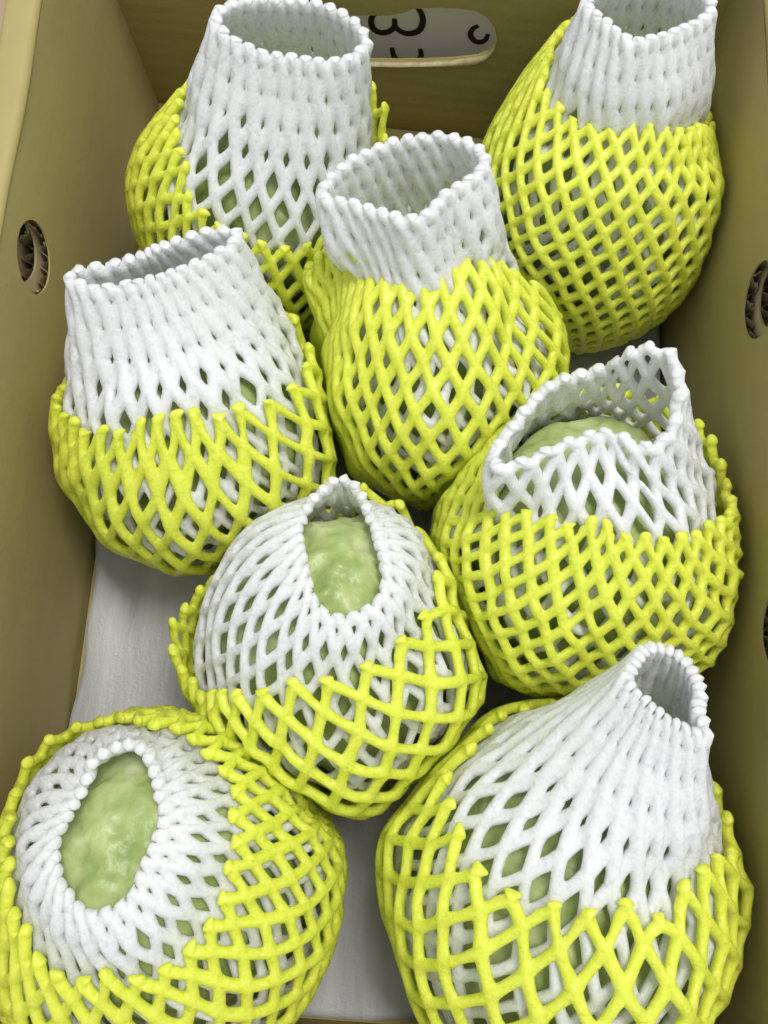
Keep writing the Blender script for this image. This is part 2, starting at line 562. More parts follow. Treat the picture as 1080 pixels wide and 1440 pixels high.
# ------------------------------------------------------------------ the guavas and their two foam nets
# per bundle: centre and radius of the netted body, opening centre, mesh counts, and the rims of the two nets (metres)
BUNDLES = {
 'A': dict(c=(-0.0585, 0.2111, 0.0571), R=0.0571, ax=1.0, o=(-0.037, 0.2326, 0.1339), ny=33, Ly=0.0105, nw=25, Lw=0.0116, warp=(0.12, 1.7),
  white=[(-0.0633,0.2296,0.1389), (-0.0563,0.2224,0.1389), (-0.0436,0.2184,0.1374), (-0.0288,0.2184,0.1350), (-0.0167,0.2229,0.1321), (-0.0109,0.2315,0.1297), (-0.0141,0.2399,0.1288), (-0.0237,0.2461,0.1294), (-0.0366,0.2474,0.1314), (-0.0515,0.2436,0.1345), (-0.0612,0.2381,0.1371)],
  yellow=[(-0.0853,0.2290,0.1042), (-0.0796,0.1999,0.1089), (-0.0729,0.1799,0.1027), (-0.0641,0.1736,0.0998), (-0.0517,0.1699,0.0959), (-0.0405,0.1712,0.0936), (-0.0299,0.1758,0.0916), (-0.0145,0.1947,0.0894), (-0.0074,0.2245,0.0785), (-0.0044,0.2418,0.0788), (-0.0068,0.2485,0.0854), (-0.0138,0.2525,0.0892), (-0.0342,0.2610,0.0850), (-0.0587,0.2625,0.0850), (-0.0796,0.2580,0.0850)]),
 'B': dict(c=(0.0869, 0.2188, 0.0567), R=0.0567, ax=1.22, o=(0.0901, 0.2473, 0.1339), ny=33, Ly=0.0084, nw=26, Lw=0.0108, warp=(0, 0),
  white=[(0.0681,0.2456,0.1349), (0.0775,0.2341,0.1372), (0.0838,0.2278,0.1384), (0.0955,0.2337,0.1368), (0.1075,0.2412,0.1349), (0.1122,0.2486,0.1331), (0.1094,0.2584,0.1310), (0.0960,0.2675,0.1293), (0.0799,0.2620,0.1309), (0.0711,0.2539,0.1330)],
  yellow=[(0.0719,0.2716,0.1030), (0.0640,0.2626,0.1060), (0.0582,0.2447,0.1100), (0.0576,0.2328,0.1110), (0.0614,0.2243,0.1100), (0.0673,0.2207,0.1090), (0.0743,0.2169,0.1090), (0.0834,0.2148,0.1090), (0.0936,0.2140,0.1070), (0.1041,0.2170,0.1030), (0.1165,0.2243,0.0960), (0.1297,0.2382,0.0850), (0.1332,0.2524,0.0800), (0.1325,0.2615,0.0780), (0.1297,0.2685,0.0780), (0.1209,0.2837,0.0800), (0.1013,0.2859,0.0900), (0.0846,0.2819,0.0970)]),
 'C': dict(c=(-0.0728, 0.1034, 0.0597), R=0.0597, ax=1.0, o=(-0.0769, 0.14, 0.132), ny=28, Ly=0.0136, nw=27, Lw=0.0118, warp=(0.34, 2.0),
  white=[(-0.1038,0.1319,0.1334), (-0.0948,0.1272,0.1352), (-0.0832,0.1292,0.1350), (-0.0721,0.1333,0.1342), (-0.0613,0.1400,0.1325), (-0.0532,0.1468,0.1308), (-0.0504,0.1538,0.1287), (-0.0589,0.1543,0.1283), (-0.0704,0.1492,0.1294), (-0.0813,0.1423,0.1311), (-0.0923,0.1368,0.1324), (-0.1017,0.1352,0.1325)],
  yellow=[(-0.1189,0.1009,0.0974), (-0.1089,0.0915,0.1056), (-0.1012,0.0866,0.1094), (-0.0930,0.0853,0.1128), (-0.0858,0.0854,0.1150), (-0.0778,0.0877,0.1170), (-0.0649,0.0908,0.1174), (-0.0516,0.0936,0.1146), (-0.0411,0.0990,0.1100), (-0.0341,0.1023,0.1050), (-0.0304,0.1127,0.1006), (-0.0276,0.1255,0.0918), (-0.0282,0.1374,0.0800), (-0.0393,0.1475,0.0880), (-0.0587,0.1501,0.0900), (-0.0834,0.1458,0.0900), (-0.1074,0.1321,0.0880), (-0.1191,0.1159,0.0850)]),
 'D': dict(c=(0.0216, 0.1347, 0.0549), R=0.0549, ax=1.0, o=(0.0057, 0.1756, 0.1319), ny=36, Ly=0.0096, nw=27, Lw=0.0105, warp=(0.58, 1.8),
  white=[(-0.0223,0.1670,0.1312), (-0.0109,0.1637,0.1336), (-0.0002,0.1588,0.1364), (0.0074,0.1555,0.1383), (0.0145,0.1585,0.1383), (0.0216,0.1677,0.1363), (0.0279,0.1737,0.1352), (0.0336,0.1819,0.1333), (0.0290,0.1907,0.1300), (0.0177,0.1964,0.1269), (0.0052,0.1953,0.1257), (-0.0072,0.1903,0.1257), (-0.0156,0.1833,0.1269), (-0.0206,0.1751,0.1288)],
  yellow=[(-0.0312,0.1580,0.0950), (-0.0202,0.1628,0.1040), (-0.0101,0.1638,0.1090), (-0.0020,0.1641,0.1110), (0.0051,0.1638,0.1120), (0.0132,0.1640,0.1110), (0.0261,0.1626,0.1080), (0.0386,0.1615,0.1020), (0.0478,0.1612,0.0950), (0.0574,0.1619,0.0870), (0.0655,0.1609,0.0780), (0.0716,0.1591,0.0700), (0.0663,0.1728,0.0680), (0.0510,0.1824,0.0700), (0.0325,0.1884,0.0750), (0.0117,0.1892,0.0800), (-0.0110,0.1817,0.0850), (-0.0269,0.1700,0.0900)]),
 'E': dict(c=(0.0807, 0.0609, 0.0604), R=0.0604, ax=1.0, o=(0.0754, 0.1002, 0.121), ny=34, Ly=0.0082, nw=24, Lw=0.0118, warp=(0, 0),
  white=[(0.0390,0.0772,0.1278), (0.0501,0.0961,0.1213), (0.0582,0.1071,0.1175), (0.0659,0.1116,0.1162), (0.0738,0.1141,0.1157), (0.0796,0.1161,0.1184), (0.0838,0.1175,0.1277), (0.0942,0.1167,0.1307), (0.0985,0.1038,0.1294), (0.0971,0.0905,0.1258), (0.0872,0.0838,0.1278), (0.0782,0.0895,0.1252), (0.0641,0.0858,0.1259), (0.0556,0.0808,0.1273), (0.0473,0.0762,0.1286)],
  yellow=[(0.0449,0.0674,0.1085), (0.0547,0.0643,0.1148), (0.0637,0.0610,0.1183), (0.0738,0.0590,0.1203), (0.0808,0.0572,0.1206), (0.0898,0.0562,0.1199), (0.1000,0.0559,0.1174), (0.1077,0.0576,0.1143), (0.1145,0.0634,0.1104), (0.1249,0.0745,0.0992), (0.1289,0.0873,0.0876), (0.1252,0.0975,0.0902), (0.0417,0.0733,0.1048), (0.0416,0.0878,0.0977), (0.0460,0.1014,0.0886), (0.0526,0.1140,0.0769), (0.0657,0.1152,0.0900), (0.0909,0.1213,0.0850), (0.1167,0.1158,0.0800)]),
 'F': dict(c=(-0.0124, 0.0136, 0.0589), R=0.0589, ax=1.0, o=(-0.0085, 0.0481, 0.1133), ny=29, Ly=0.012, nw=28, Lw=0.0108, warp=(0.35, 1.57),
  white=[(-0.0105,0.0761,0.1032), (-0.0026,0.0676,0.1059), (0.0025,0.0515,0.1116), (0.0057,0.0383,0.1162), (0.0031,0.0299,0.1194), (-0.0044,0.0252,0.1214), (-0.0118,0.0259,0.1215), (-0.0168,0.0341,0.1187), (-0.0211,0.0486,0.1136), (-0.0210,0.0619,0.1088), (-0.0166,0.0699,0.1057)],
  yellow=[(-0.0614,0.0389,0.0780), (-0.0665,0.0365,0.0760), (-0.0732,0.0272,0.0720), (-0.0737,0.0177,0.0700), (-0.0684,0.0087,0.0730), (-0.0593,0.0021,0.0800), (-0.0402,0.0001,0.1090), (-0.0293,0.0022,0.1141), (-0.0169,0.0044,0.1169), (-0.0032,0.0072,0.1167), (0.0077,0.0155,0.1142), (0.0136,0.0208,0.1112), (0.0164,0.0263,0.1086), (0.0199,0.0354,0.1030), (0.0234,0.0545,0.0816), (0.0159,0.0708,0.0724), (0.0036,0.0772,0.0800), (-0.0160,0.0803,0.0750), (-0.0378,0.0690,0.0700), (-0.0534,0.0481,0.0720)]),
 'G': dict(c=(-0.0643, -0.0661, 0.0637), R=0.0637, ax=1.0, o=(-0.0691, -0.041, 0.1254), ny=31, Ly=0.0102, nw=30, Lw=0.0108, warp=(0, 0),
  white=[(-0.0679,-0.0177,0.1198), (-0.0610,-0.0222,0.1212), (-0.0562,-0.0321,0.1239), (-0.0551,-0.0413,0.1261), (-0.0575,-0.0514,0.1285), (-0.0603,-0.0579,0.1299), (-0.0697,-0.0628,0.1306), (-0.0779,-0.0591,0.1294), (-0.0827,-0.0509,0.1272), (-0.0836,-0.0422,0.1250), (-0.0804,-0.0324,0.1228), (-0.0776,-0.0218,0.1203)],
  yellow=[(-0.0493,-0.0204,0.1054), (-0.0420,-0.0281,0.1096), (-0.0384,-0.0356,0.1132), (-0.0369,-0.0438,0.1166), (-0.0363,-0.0521,0.1191), (-0.0369,-0.0583,0.1206), (-0.0410,-0.0655,0.1229), (-0.0469,-0.0739,0.1244), (-0.0541,-0.0777,0.1254), (-0.0620,-0.0796,0.1258), (-0.0696,-0.0797,0.1256), (-0.0827,-0.0779,0.1234), (-0.0907,-0.0730,0.1212), (-0.0949,-0.0674,0.1195), (-0.1018,-0.0580,0.1145), (-0.1059,-0.0492,0.1088), (-0.1139,-0.0363,0.0901), (-0.1133,-0.0232,0.0812), (-0.1019,-0.0152,0.0754), (-0.0835,-0.0116,0.0904), (-0.0681,-0.0124,0.0976), (-0.0561,-0.0152,0.1010)]),
 'H': dict(c=(0.0722, -0.0595, 0.0644), R=0.0644, ax=1.0, o=(0.0914, 0.0074, 0.133), ny=25, Ly=0.0132, nw=27, Lw=0.0126, warp=(0, 0),
  white=[(0.0804,0.0098,0.1334), (0.0831,0.0156,0.1299), (0.0883,0.0201,0.1268), (0.0955,0.0197,0.1259), (0.1005,0.0151,0.1276), (0.1019,0.0094,0.1303), (0.1000,0.0032,0.1339), (0.1009,-0.0032,0.1371), (0.0941,-0.0024,0.1377), (0.0876,0.0019,0.1364), (0.0839,0.0053,0.1352)],
  yellow=[(0.0332,-0.0380,0.1110), (0.0403,-0.0456,0.1187), (0.0530,-0.0503,0.1253), (0.0675,-0.0537,0.1285), (0.0795,-0.0509,0.1279), (0.0898,-0.0483,0.1254), (0.1030,-0.0453,0.1193), (0.1117,-0.0397,0.1114), (0.1222,-0.0347,0.0968), (0.1249,-0.0290,0.0856), (0.1230,-0.0196,0.0806), (0.1200,-0.0142,0.0794), (0.0298,-0.0313,0.1040), (0.0321,-0.0201,0.0960), (0.0400,-0.0124,0.0945), (0.0495,-0.0020,0.0830), (0.0579,0.0018,0.0783), (0.0683,0.0034,0.0780), (0.0862,0.0045,0.0900), (0.1087,-0.0016,0.0800)]),
}

KEYS = list(BUNDLES)
CEN = {k: np.array(b['c']) for k, b in BUNDLES.items()}
RAD = {k: b['R'] for k, b in BUNDLES.items()}


def softplus(s, k=0.0022):
    return np.where(s / k > 30, s, k * np.log1p(np.exp(np.clip(s / k, -40, 30))))


def settle(P, key, inset):
    """Bodies that touch press each other, the walls and the floor flat."""
    c, R = CEN[key], RAD[key]
    Q = P.copy()
    for k2 in KEYS:
        if k2 == key: continue
        d = CEN[k2] - c
        D = np.linalg.norm(d)
        if D > R + RAD[k2] + 0.004: continue
        n = d / D
        mid = D * R / (R + RAD[k2])
        s = (Q - c) @ n - (mid - inset - 0.0012)
        low = 1 / (1 + np.exp((Q[..., 2] - (c[2] + 0.45 * R)) / 0.006))   # only where bodies meet, not the necks
        Q = Q - (softplus(s) * low)[..., None] * n
    for n, lim in (((1, 0, 0), XW - 0.0015), ((-1, 0, 0), XW - 0.0015), ((0, -1, 0), -YN - 0.0015)):
        n = np.array(n, float)
        Q = Q - softplus(Q @ n - (lim - inset - 0.001), 0.0012)[..., None] * n
    fnv = np.array(fn)
    base = np.array((FL[0], FL[1], 0.0))
    low = 1 / (1 + np.exp((Q[..., 2] - 0.100) / 0.006))
    Q = Q - (softplus((Q - base) @ fnv + inset + 0.002) )[..., None] * fnv
    Q = Q + softplus(0.0058 + inset - Q[..., 2], 0.0012)[..., None] * np.array((0, 0, 1.0))
    return Q


def frame(axis):
    e1 = np.array((0.0, -1.0, 0.0))
    e1 = e1 - axis * (e1 @ axis)
    e1 /= np.linalg.norm(e1)
    e2 = np.cross(axis, e1)
    return e1, e2


NT, NV = 224, 150


def net_surface(key, rim, rim_c, R, Ra, inset, fruit, yellow, cover=None):
    b = BUNDLES[key]
    c = CEN[key]
    axis = rim_c - c
    axis /= np.linalg.norm(axis)
    e1, e2 = frame(axis)
    rim = np.array(rim)
    az = np.arctan2((rim - rim_c) @ e2, (rim - rim_c) @ e1) % (2 * np.pi)
    if yellow:
        rim = rim[np.argsort(az)]
    elif np.sum(np.cross(rim - rim_c, np.roll(rim, -1, 0) - rim_c) @ axis) < 0:
        rim = rim[::-1]
    curve = np.array(catmull([tuple(p) for p in rim], 14, True))
    az = np.unwrap(np.arctan2((curve - rim_c) @ e2, (curve - rim_c) @ e1))
    seg = np.linalg.norm(np.roll(curve, -1, 0) - curve, axis=1)
    arc = np.concatenate([[0], np.cumsum(seg)[:-1]]) / seg.sum() * 2 * np.pi
    arc = arc + np.mean(az - arc)
    kk = 0.25 * az + 0.75 * arc if not yellow else 0.75 * az + 0.25 * arc
    kk = np.maximum.accumulate(kk + np.arange(len(kk)) * 1e-6)
    th = np.arange(NT) / NT * 2 * np.pi
    kx = np.concatenate([kk - 2 * np.pi, kk, kk + 2 * np.pi])
    RP = np.stack([np.interp(th, kx, np.tile(curve[:, i], 3)) for i in range(3)], 1)
    # smooth a little around
    for _ in range(5):
        RP = 0.5 * RP + 0.25 * (np.roll(RP, 1, 0) + np.roll(RP, -1, 0))
    rad = np.cos(th)[:, None] * e1 + np.sin(th)[:, None] * e2
    rel = RP - c
    phr = np.arctan2((rel @ axis) / Ra, np.linalg.norm(rel - np.outer(rel @ axis, axis), axis=1) / R)
    if yellow:
        ph0 = np.minimum(phr - math.radians(26), math.radians(25))
    else:
        ph0 = np.minimum(phr - math.radians(28), math.radians(14))
    phb = math.radians(-72)
    nb = 90
    q = np.linspace(0, 1, nb)[None, :]
    ph = phb + (ph0[:, None] - phb) * q
    body = c + R * np.cos(ph)[..., None] * rad[:, None, :] + Ra * np.sin(ph)[..., None] * axis
    p0 = body[:, -1]
    t0 = -R * np.sin(ph0)[:, None] * rad + Ra * np.cos(ph0)[:, None] * axis
    t0 /= np.linalg.norm(t0, axis=1)[:, None]
    ch = RP - p0
    cl = np.linalg.norm(ch, axis=1)[:, None]
    m0 = t0 * cl * 0.95
    if yellow:
        m1 = ch * 0.9
    else:
        m1 = ch * 0.55 + axis * cl * 0.45
    tt = np.linspace(0, 1, 70)[None, 1:, None]
    h00 = 2 * tt ** 3 - 3 * tt ** 2 + 1
    h10 = tt ** 3 - 2 * tt ** 2 + tt
    h01 = -2 * tt ** 3 + 3 * tt ** 2
    h11 = tt ** 3 - tt ** 2
    neck = h00 * p0[:, None] + h10 * m0[:, None] + h01 * RP[:, None] + h11 * m1[:, None]
    line = np.concatenate([body, neck], 1)[:, ::-1]        # rim first
    line = settle(line, key, inset)
    # keep outside the fruit
    fc, fa, fr, fl = fruit
    x = line - fc
    xa = x @ fa
    xr = x - xa[..., None] * fa
    rr = np.sqrt((np.linalg.norm(xr, axis=-1) / (fr + 0.0025)) ** 2 + (xa / (fl + 0.0025)) ** 2)
    k = np.where(rr < 1, 1 / np.maximum(rr, 0.3), 1.0)
    line = fc + x * k[..., None]
    if cover is not None:
        # the inner net stays under the outer one where the outer one covers it
        tree, CP, CG = cover
        gap = 0.0046
        nv_ = line.shape[1]
        sub = line[::2, ::2]
        push = np.zeros(sub.shape)
        for i in range(sub.shape[0]):
            for j in range(sub.shape[1]):
                p = sub[i, j]
                co, idx, dd = tree.find(p)
                g = CG[idx]
                s_ = float((p - CP[idx]) @ g)
                if s_ > -gap:
                    k = 1.0 if idx % NV > 6 else math.exp(-max(0.0, dd - 0.004) / 0.003)
                    push[i, j] = -g * (s_ + gap) * k * min(1.0, j / (0.16 * sub.shape[1]))
        ii = np.arange(NT) / 2
        i0 = np.floor(ii).astype(int); fi = (ii - i0)[:, None, None]
        jj = np.arange(nv_) / 2
        j0 = np.minimum(np.floor(jj).astype(int), sub.shape[1] - 1); fj = (jj - j0)[None, :, None]
        j1 = np.minimum(j0 + 1, sub.shape[1] - 1)
        i1 = (i0 + 1) % sub.shape[0]
        push = (push[i0][:, j0] * (1 - fi) + push[i1][:, j0] * fi) * (1 - fj) + (push[i0][:, j1] * (1 - fi) + push[i1][:, j1] * fi) * fj
        for _ in range(10):
            push[:, 1:-1] = 0.5 * push[:, 1:-1] + 0.25 * (push[:, 2:] + push[:, :-2])
            push = 0.5 * push + 0.25 * (np.roll(push, 1, 0) + np.roll(push, -1, 0))
        line = line + push
    # gentle unevenness
    vv = np.linspace(0, 1, line.shape[1])
    ctr = line.mean(0, keepdims=True)
    out = line - ctr
    out /= np.linalg.norm(out, axis=-1, keepdims=True) + 1e-9
    amp = 0.0
    for _ in range(7):
        m = rng.integers(2, 7)
        amp = amp + rng.normal() * 0.00055 * np.sin(m * th[:, None] + rng.uniform(0, 6) + rng.uniform(-6, 6) * vv[None])
    for _ in range(8):
        m = rng.integers(7, 20)
        amp = amp + rng.normal() * 0.00028 * np.sin(m * th[:, None] + rng.uniform(0, 6) + rng.uniform(-40, 40) * vv[None])
    line = line + out * (amp * (0.25 + 0.75 * np.clip(vv[None] / 0.35, 0, 1)))[..., None]
    # resample every meridian by arc length
    d = np.linalg.norm(np.diff(line, axis=1), axis=2)
    s = np.concatenate([np.zeros((NT, 1)), np.cumsum(d, 1)], 1)
    tot = s[:, -1]
    P = np.empty((NT, NV, 3))
    tv = np.linspace(0, 1, NV)
    for i in range(NT):
        for a in range(3):
            P[i, :, a] = np.interp(tv * tot[i], s[i], line[i, :, a])
    for _ in range(2):
        P = 0.5 * P + 0.25 * (np.roll(P, 1, 0) + np.roll(P, -1, 0))
    du = np.roll(P, -1, 0) - np.roll(P, 1, 0)
    dv = np.gradient(P, axis=1)
    nrm = np.cross(du, dv)
    nrm /= np.linalg.norm(nrm, axis=-1, keepdims=True) + 1e-12
    if np.mean(np.sum(nrm * (P - P.mean((0, 1))), -1)) < 0: nrm = -nrm
    for _ in range(4):
        nrm = 0.5 * nrm + 0.25 * (np.roll(nrm, 1, 0) + np.roll(nrm, -1, 0))
    return P, nrm, tot.mean()


def sample(G, u, v):
    """Periodic bilinear lookup, u in turns, v in 0..1."""
    x = (u % 1.0) * NT
    y = np.clip(v, 0, 1) * (NV - 1)
    i0 = np.floor(x).astype(int) % NT
    fx = (x - np.floor(x))[..., None]
    j0 = np.minimum(np.floor(y).astype(int), NV - 2)
    fy = (y - j0)[..., None]
    i1 = (i0 + 1) % NT
    return (G[i0, j0] * (1 - fx) + G[i1, j0] * fx) * (1 - fy) + (G[i0, j0 + 1] * (1 - fx) + G[i1, j0 + 1] * fx) * fy


TAU = [0.0, 0.22, 0.5, 0.78]
CORNER = np.array([1.0, 0.30, 0.0, 0.30])
RINGS = [0.5, 0.84, 1.0]


def make_net(P, G, S, n, L, w, warp, jitter, tip, w_body, shut_at, min_open=0.05):
    """Extruded foam netting: two families of strands fused where they cross; one continuous mesh."""
    # rows: strand length between crossings stays the same, so a narrow neck draws the cells long
    rmean = np.linalg.norm(P - P.mean(0, keepdims=True), axis=-1).mean(0)
    s, rows = 0.0, [0.0]
    while s < S:
        a = math.pi * np.interp(s / S, np.linspace(0, 1, NV), rmean) / n
        bb = math.sqrt(max(L * L - a * a, (0.50 * L) ** 2))
        s += bb * (0.30 if tip < 1 and len(rows) == 1 else 1.0)
        rows.append(s / S)
    rows = np.array(rows)
    rows /= rows[-1]
    Nr = len(rows)                           # node rows 0..Nr-1
    I, J = np.meshgrid(np.arange(n), np.arange(Nr), indexing='ij')
    # strands are stretched thin over the body and bunch up thick in the neck
    a_row = np.pi * np.interp(rows, np.linspace(0, 1, NV), rmean) / n
    k_row = np.clip((a_row - 0.30 * L) / (0.32 * L), 0, 1)
    wr = w + (w_body - w) * k_row
    jk = (0.45 + 0.55 * k_row)[None]
    jx = rng.normal(0, jitter, (n, Nr)) * jk
    jy = rng.normal(0, jitter, (n, Nr)) * jk
    jx[:, -1] = 0
    U = (I + 0.5 * (J % 2) + jx) / n
    dvr = np.gradient(rows)
    V = rows[J] + jy * dvr[J]
    V[:, 0] = np.abs(rng.normal(0, 0.25, n)) * dvr[0] * tip ** 3
    V = np.clip(V, 0, 1)

    def wrp(u):
        return u + warp[0] / (2 * np.pi) * np.sin(2 * np.pi * u - warp[1])

    odd = lambda j: j % 2
    verts, fams = [], []
    cnt = 0

    def add(a):
        nonlocal cnt
        a = a.reshape(-1, 3)
        verts.append(a)
        base = cnt
        cnt += len(a)
        return base

    wv = w * (1 + 0.10 * rng.normal(size=n))   # strands differ a little in thickness
    # nodes
    nodeP = sample(P, wrp(U), V)
    nodeN = sample(G, wrp(U), V)
    wn = wr[J][..., None]
    nb_out = add(nodeP + nodeN * (wn * 1.30))
    nb_in = add(nodeP - nodeN * (wn * 1.20))
    node_id = I * Nr + J
    # edges: family R (to the right going down), family L; samples TAU[1:]
    e_out, e_in, e_uv = {}, {}, {}
    JJ = J[:, :-1]
    II = I[:, :-1]
    for fam in ('R', 'L'):
        if fam == 'R':
            ti = (II + odd(JJ)) % n
            ushift = np.where((II + odd(JJ)) >= n, 1.0, 0.0)
            sg = 1.0
        else:
            ti = (II - 1 + odd(JJ)) % n
            ushift = np.where((II - 1 + odd(JJ)) < 0, -1.0, 0.0)
            sg = -1.0
        u0, v0 = U[:, :-1], V[:, :-1]
        u1 = U[ti, JJ + 1] + ushift
        v1 = V[ti, JJ + 1]
        tq = np.array(TAU[1:])
        uu = u0[..., None] + (u1 - u0)[..., None] * tq
        vv = v0[..., None] + (v1 - v0)[..., None] * tq
        pp = sample(P, wrp(uu), vv)
        nn = sample(G, wrp(uu), vv)
        co = CORNER[1:][None, None, :]
        we = (0.5 * (wr[:-1] + wr[1:]))[JJ][..., None]
        off = sg * 0.26 * we
        th = 0.28 * we
        we = we * (1 + 0.03 * rng.normal(size=pp.shape[:3]))
        ho = (we * (0.97 + 0.06 * co) + off + (th - off) * co ** 0.7)[..., None]
        hi = (we * (0.97 + 0.03 * co) - off + (th + off) * co ** 0.7)[..., None]
        e_out[fam] = add(pp + nn * ho)
        e_in[fam] = add(pp - nn * hi)
        e_uv[fam] = (uu, vv, ti, ushift)
    ne = len(TAU) - 1

    def eid(base, i, j, k):
        return base + (i * (Nr - 1) + j) * ne + k

    quads, tris = [], []
    # ---------------- full cells
    ci, cj = np.meshgrid(np.arange(n), np.arange(Nr - 2), indexing='ij')
    ci = ci.ravel(); cj = cj.ravel()            # top node (ci, cj)
    ri, rs = e_uv['R'][2][ci, cj], e_uv['R'][3][ci, cj]
    li, ls = e_uv['L'][2][ci, cj], e_uv['L'][3][ci, cj]
    bi, bs = e_uv['L'][2][ri, cj + 1], e_uv['L'][3][ri, cj + 1]
    K = 4 * len(TAU)
    nc = len(ci)
    uo = np.empty((nc, K)); vo = np.empty((nc, K))
    oid = np.empty((nc, K), int); iid = np.empty((nc, K), int)
    corner = np.tile(CORNER, 4)
    fam_of = np.array([1] * 4 + [-1] * 4 + [1] * 4 + [-1] * 4)

    def put(slot, i, j, sh):
        uo[:, slot] = U[i, j] + sh; vo[:, slot] = V[i, j]
        oid[:, slot] = nb_out + i * Nr + j; iid[:, slot] = nb_in + i * Nr + j

    def pute(slot, fam, i, j, sh, rev):
        uu, vv = e_uv[fam][0], e_uv[fam][1]
        for q in range(ne):
            k = ne - 1 - q if rev else q
            uo[:, slot + q] = uu[i, j, k] + sh; vo[:, slot + q] = vv[i, j, k]
            oid[:, slot + q] = eid(e_out[fam], i, j, k); iid[:, slot + q] = eid(e_in[fam], i, j, k)

    put(0, ci, cj, 0.0)
    pute(1, 'R', ci, cj, 0.0, False)
    put(4, ri, cj + 1, rs)
    pute(5, 'L', ri, cj + 1, rs, False)
    put(8, bi, cj + 2, rs + bs)
    pute(9, 'R', li, cj + 1, ls, True)
    put(12, li, cj + 1, ls)
    pute(13, 'L', ci, cj, 0.0, True)
    cu = uo[:, [0, 4, 8, 12]].mean(1, keepdims=True)
    cv = vo[:, [0, 4, 8, 12]].mean(1, keepdims=True)
    pt = sample(P, wrp(uo[:, [0, 4, 8, 12]]), vo[:, [0, 4, 8, 12]])
    a = 0.5 * np.linalg.norm(pt[:, 1] - pt[:, 3], axis=1)
    bb = 0.5 * np.linalg.norm(pt[:, 0] - pt[:, 2], axis=1)
    din = a * bb / np.sqrt(a * a + bb * bb + 1e-12)
    wc = wr[cj + 1]
    ww = wc * (1 + 0.07 * rng.normal(size=nc))
    # where the net is drawn together the strands squash side by side and only slits stay open
    shut = 1 - np.clip((a - shut_at * L) / (0.17 * L), 0, 1)
    ww = np.maximum(ww, ww + (din * rng.uniform(0.90, 1.0, nc) - ww) * shut)
    f = np.maximum(1 - ww / din, min_open * rng.uniform(0.3, 1.4, nc))
    tm = np.minimum(ww, 0.94 * din)
    fk = f[:, None] * (1 - 0.10 * corner[None])
    off = (fam_of * 0.26)[None] * wc[:, None] * (1 - corner[None] ** 0.7)
    prev_o, prev_i = oid, iid
    for r_i, tau in enumerate(RINGS):
        F = 1 - tau * (1 - fk) * (1 + (0.03 if tau > 0.6 else 0.0) * rng.normal(size=(nc, K)))
        F = np.clip(F, 0.02, 1)
        qu = cu + (uo - cu) * F
        qv = cv + (vo - cv) * F
        p = sample(P, wrp(qu), qv)
        g = sample(G, wrp(qu), qv)
        h = np.sqrt(np.maximum(1 - (tau * tm / (1.02 * ww)) ** 2, 0.02)) * wc
        h = h[:, None] * (1 + 0.018 * rng.normal(size=(nc, K)))
        boost = 1 + 0.2 * corner[None] * (1 - tau)
        bo = add(p + g * ((h * boost + off * (1 - 0.3 * tau))[..., None]))
        bn = add(p - g * ((h * boost - off * (1 - 0.3 * tau))[..., None]))
        ids = np.arange(nc * K).reshape(nc, K)
        co_, cn_ = bo + ids, bn + ids
        for k in range(K):
            k2 = (k + 1) % K
            quads.append(np.stack([prev_o[:, k], prev_o[:, k2], co_[:, k2], co_[:, k]], 1))
            quads.append(np.stack([prev_i[:, k2], prev_i[:, k], cn_[:, k], cn_[:, k2]], 1))
        prev_o, prev_i = co_, cn_
    for k in range(K):
        k2 = (k + 1) % K
        quads.append(np.stack([prev_o[:, k], prev_o[:, k2], prev_i[:, k2], prev_i[:, k]], 1))

    w = float(wr[0])
    # ---------------- notches of the cut rim and the stubs between them
    gi = np.arange(n)
    nx_i = (gi + 1) % n
    mi = e_uv['R'][2][gi, 0 * gi]
    Kg = 9
    P3 = np.empty((n, Kg, 3)); G3 = np.empty((n, Kg, 3))
    oid = np.empty((n, Kg), int); iid = np.empty((n, Kg), int)
    cg = np.array([1, .3, 0, .3, 1, .3, 0, .3, 1.0])

    def pg(slot, i, j):
        P3[:, slot] = nodeP[i, j]; G3[:, slot] = nodeN[i, j]
        oid[:, slot] = nb_out + i * Nr + j; iid[:, slot] = nb_in + i * Nr + j
    z = 0 * gi
    pg(0, gi, z); pg(4, mi, z + 1); pg(8, nx_i, z)
    for q in range(3):
        for slot, fam, i, k in ((1 + q, 'R', gi, q), (5 + q, 'L', nx_i, 2 - q)):
            uu, vv = e_uv[fam][0][i, 0, k], e_uv[fam][1][i, 0, k]
            P3[:, slot] = sample(P, wrp(uu), vv); G3[:, slot] = sample(G, wrp(uu), vv)
            oid[:, slot] = eid(e_out[fam], i, 0, k); iid[:, slot] = eid(e_in[fam], i, 0, k)
    c3 = 0.5 * (nodeP[gi, 0] + nodeP[nx_i, 0])
    half = np.linalg.norm(c3 - nodeP[gi, 0], axis=1)
    tmg = np.minimum(w * 1.05, 0.90 * half)
    dist = np.linalg.norm(c3[:, None] - P3, axis=2)
    mid = c3 - P3[:, 4]
    famg = np.array([1] * 4 + [0] + [-1] * 4)
    offg = (famg * 0.24 * w)[None] * (1 - cg[None] ** 0.7)
    prev_o, prev_i = oid, iid
    ring_o, ring_i = [], []
